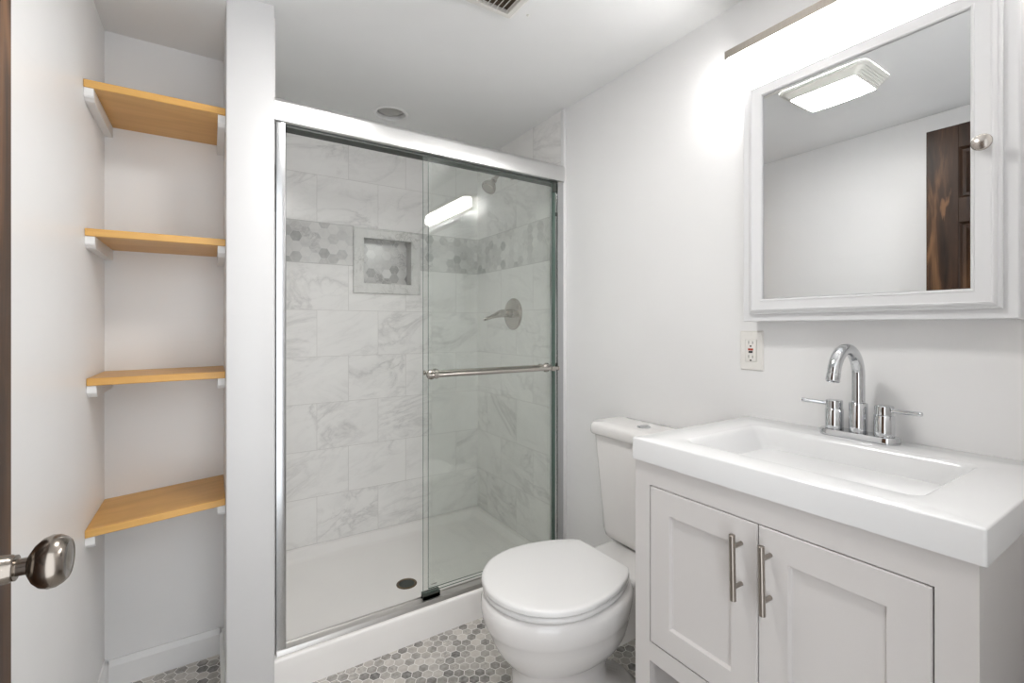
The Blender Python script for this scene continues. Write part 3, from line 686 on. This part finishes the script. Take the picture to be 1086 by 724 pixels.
# ---------------------------------------------------------------- ceiling light (seen in the mirror)
t = thing('ceiling_light', 'rectangular white ceiling lamp reflected in the mirror', 'ceiling light', (0.41, 0.90, ZC))
bx0, bx1, by0, by1 = 0.29, 0.53, 0.735, 1.055
bm = bmesh.new()
Lp = []
for i_, z_ in ((0, ZC-0.0005), (0, ZC-0.008), (0.006, ZC-0.014)): Lp.append(zl(bx0+i_, bx1-i_, by0+i_, by1-i_, 0.03, z_, 6))
for k in range(6):     # ridged ends
    f_ = k/5; i1 = 0.006+0.016*f_; j1 = 0.008+0.032*f_; z_ = ZC-0.014-0.026*f_
    Lp.append(zl(bx0+i1, bx1-i1, by0+j1, by1-j1, 0.026-0.016*f_, z_-0.0015, 6)); Lp.append(zl(bx0+i1+0.002, bx1-i1-0.002, by0+j1+0.0035, by1-j1-0.0035, 0.025-0.016*f_, z_-0.0015+0.0012, 6))
loft(bm, Lp, False, False); fin(bm, 'housing', M['lamphouse'], t)
bm = bmesh.new()
X_a, X_b, Y_a, Y_b = bx0+0.024, bx1-0.024, by0+0.043, by1-0.043
g1 = []
for i in range(9):
    yy = Y_a + (Y_b-Y_a)*i/8; zz = ZC-0.040-0.004*math.sin(PI*i/8)
    g1.append([Vector((X_a, yy, ZC-0.036)), Vector((X_a, yy, zz)), Vector((X_b, yy, zz)), Vector((X_b, yy, ZC-0.036))])
loft(bm, g1); fin(bm, 'diffuser', M['clight'], t)

# ---------------------------------------------------------------- recessed lamp and vent
t = thing('recessed_light', 'unlit round recessed lamp with white trim in shower ceiling', 'ceiling light', (0.70, 2.125, ZC))
bm = bmesh.new(); lathe(bm, (0.70, 2.125, ZC), (0, 0, -1), [(-0.075, 0.060), (-0.004, 0.0635), (0.0015, 0.0645), (0.004, 0.070), (0.004, 0.076), (0.001, 0.080), (0.0003, 0.080)], 40, False)
fin(bm, 'trim_ring', M['white'], t, 40)
bm = bmesh.new(); lathe(bm, (0.70, 2.125, ZC), (0, 0, -1), [(-0.030, 0.0625), (-0.018, 0.059), (-0.010, 0.045), (-0.006, 0.025), (-0.005, 0.0)], 32); fin(bm, 'lamp_lens', M['lens'], t, 60)
t = thing('exhaust_vent', 'square off-white exhaust fan grille on ceiling', 'vent', (0.675, 1.13, ZC))
bm = bmesh.new()
vx0, vx1, vy0, vy1 = 0.548, 0.803, 1.000, 1.256
loft(bm, [zl(vx0, vx1, vy0, vy1, 0.006, ZC-0.0003, 3), zl(vx0, vx1, vy0, vy1, 0.006, ZC-0.004, 3), zl(vx0+0.014, vx1-0.014, vy0+0.014, vy1-0.014, 0.006, ZC-0.016, 3), zl(vx0+0.030, vx1-0.030, vy0+0.030, vy1-0.030, 0.004, ZC-0.017, 3), zl(vx0+0.031, vx1-0.031, vy0+0.031, vy1-0.031, 0.004, ZC-0.003, 3)], False, True)
fin(bm, 'frame', M['vent'], t)
boxes('cavity', M['ventdark'], [(vx0+0.0315, vx1-0.0315, vy0+0.0315, vy1-0.0315, ZC-0.0045, ZC-0.0035)], t)
n_ = 12
for k in range(n_):
    x_ = vx0+0.036 + (vx1-vx0-0.072)*k/(n_-1)
    bm = bmesh.new(); prism(bm, [(x_-0.0045, ZC-0.0165), (x_-0.0025, ZC-0.0168), (x_+0.0045, ZC-0.0055), (x_+0.0025, ZC-0.0052)], vy0+0.0315, vy1-0.0315, 'y'); fin(bm, 'slat', M['vent'], t)
bm = bmesh.new(); lathe(bm, (0.842, 1.215, ZC-0.0003), (0, 0, -1), [(0, 0.005), (0.002, 0.0045), (0.004, 0.002), (0.004, 0)], 14)
recentre(tag(fin(bm, 'ceiling_screw', M['vent'], None, 40), 'tiny screw head in the ceiling beside the exhaust grille', 'screw'), (0.842, 1.215, ZC))

# ---------------------------------------------------------------- outlet
t = thing('wall_outlet', 'off-white double wall outlet with red and black test buttons', 'outlet', (XR, 0.7795, 1.0225))
bm = bmesh.new(); y0, y1, z0_, z1_ = 0.744, 0.815, 1.022, 1.139
loft(bm, [xl(y0, y1, z0_, z1_, 0.003, XR-0.0003, 3), xl(y0, y1, z0_, z1_, 0.003, XR-0.002, 3), xl(y0+0.004, y1-0.004, z0_+0.004, z1_-0.004, 0.002, XR-0.006, 3), xl(y0+0.0175, y1-0.0175, z0_+0.025, z1_-0.025, 0.001, XR-0.0062, 3), xl(y0+0.018, y1-0.018, z0_+0.0255, z1_-0.0255, 0.001, XR-0.0045, 3)], True, True)
fin(bm, 'cover_plate', M['outlet'], t)
yc_, zc2 = 0.7795, 1.0805
rc = BX('receptacle', M['outlet'], XR-0.0075, XR-0.0046, yc_-0.0165, yc_+0.0165, zc2-0.0322, zc2+0.0322, 0.0006, t)
for s in (1, -1):
    zc3 = zc2 + s*0.021
    boxes('socket', M['slot'], [(XR-0.0078, XR-0.0076, yc_-0.0068, yc_-0.0052, zc3-0.001, zc3+0.0065), (XR-0.0078, XR-0.0076, yc_+0.0052, yc_+0.0068, zc3-0.001, zc3+0.0075), (XR-0.0078, XR-0.0076, yc_-0.0025, yc_+0.0025, zc3-0.010, zc3-0.0055)], rc)
tag(BX('reset_button', M['red'], XR-0.0090, XR-0.0076, yc_-0.0075, yc_+0.0075, zc2+0.0008, zc2+0.0065, 0.0004, rc), 'red reset button')
tag(BX('test_button', M['slot'], XR-0.0090, XR-0.0076, yc_-0.006, yc_+0.006, zc2-0.0068, zc2-0.001, 0.0004, rc), 'black test button')
for zz in (z0_+0.010, z1_-0.010):
    bm = bmesh.new(); lathe(bm, (XR-0.0060, yc_, zz), (-1, 0, 0), [(0, 0.003), (0.001, 0.0026), (0.0011, 0)], 12); fin(bm, 'screw', M['outlet'], t)
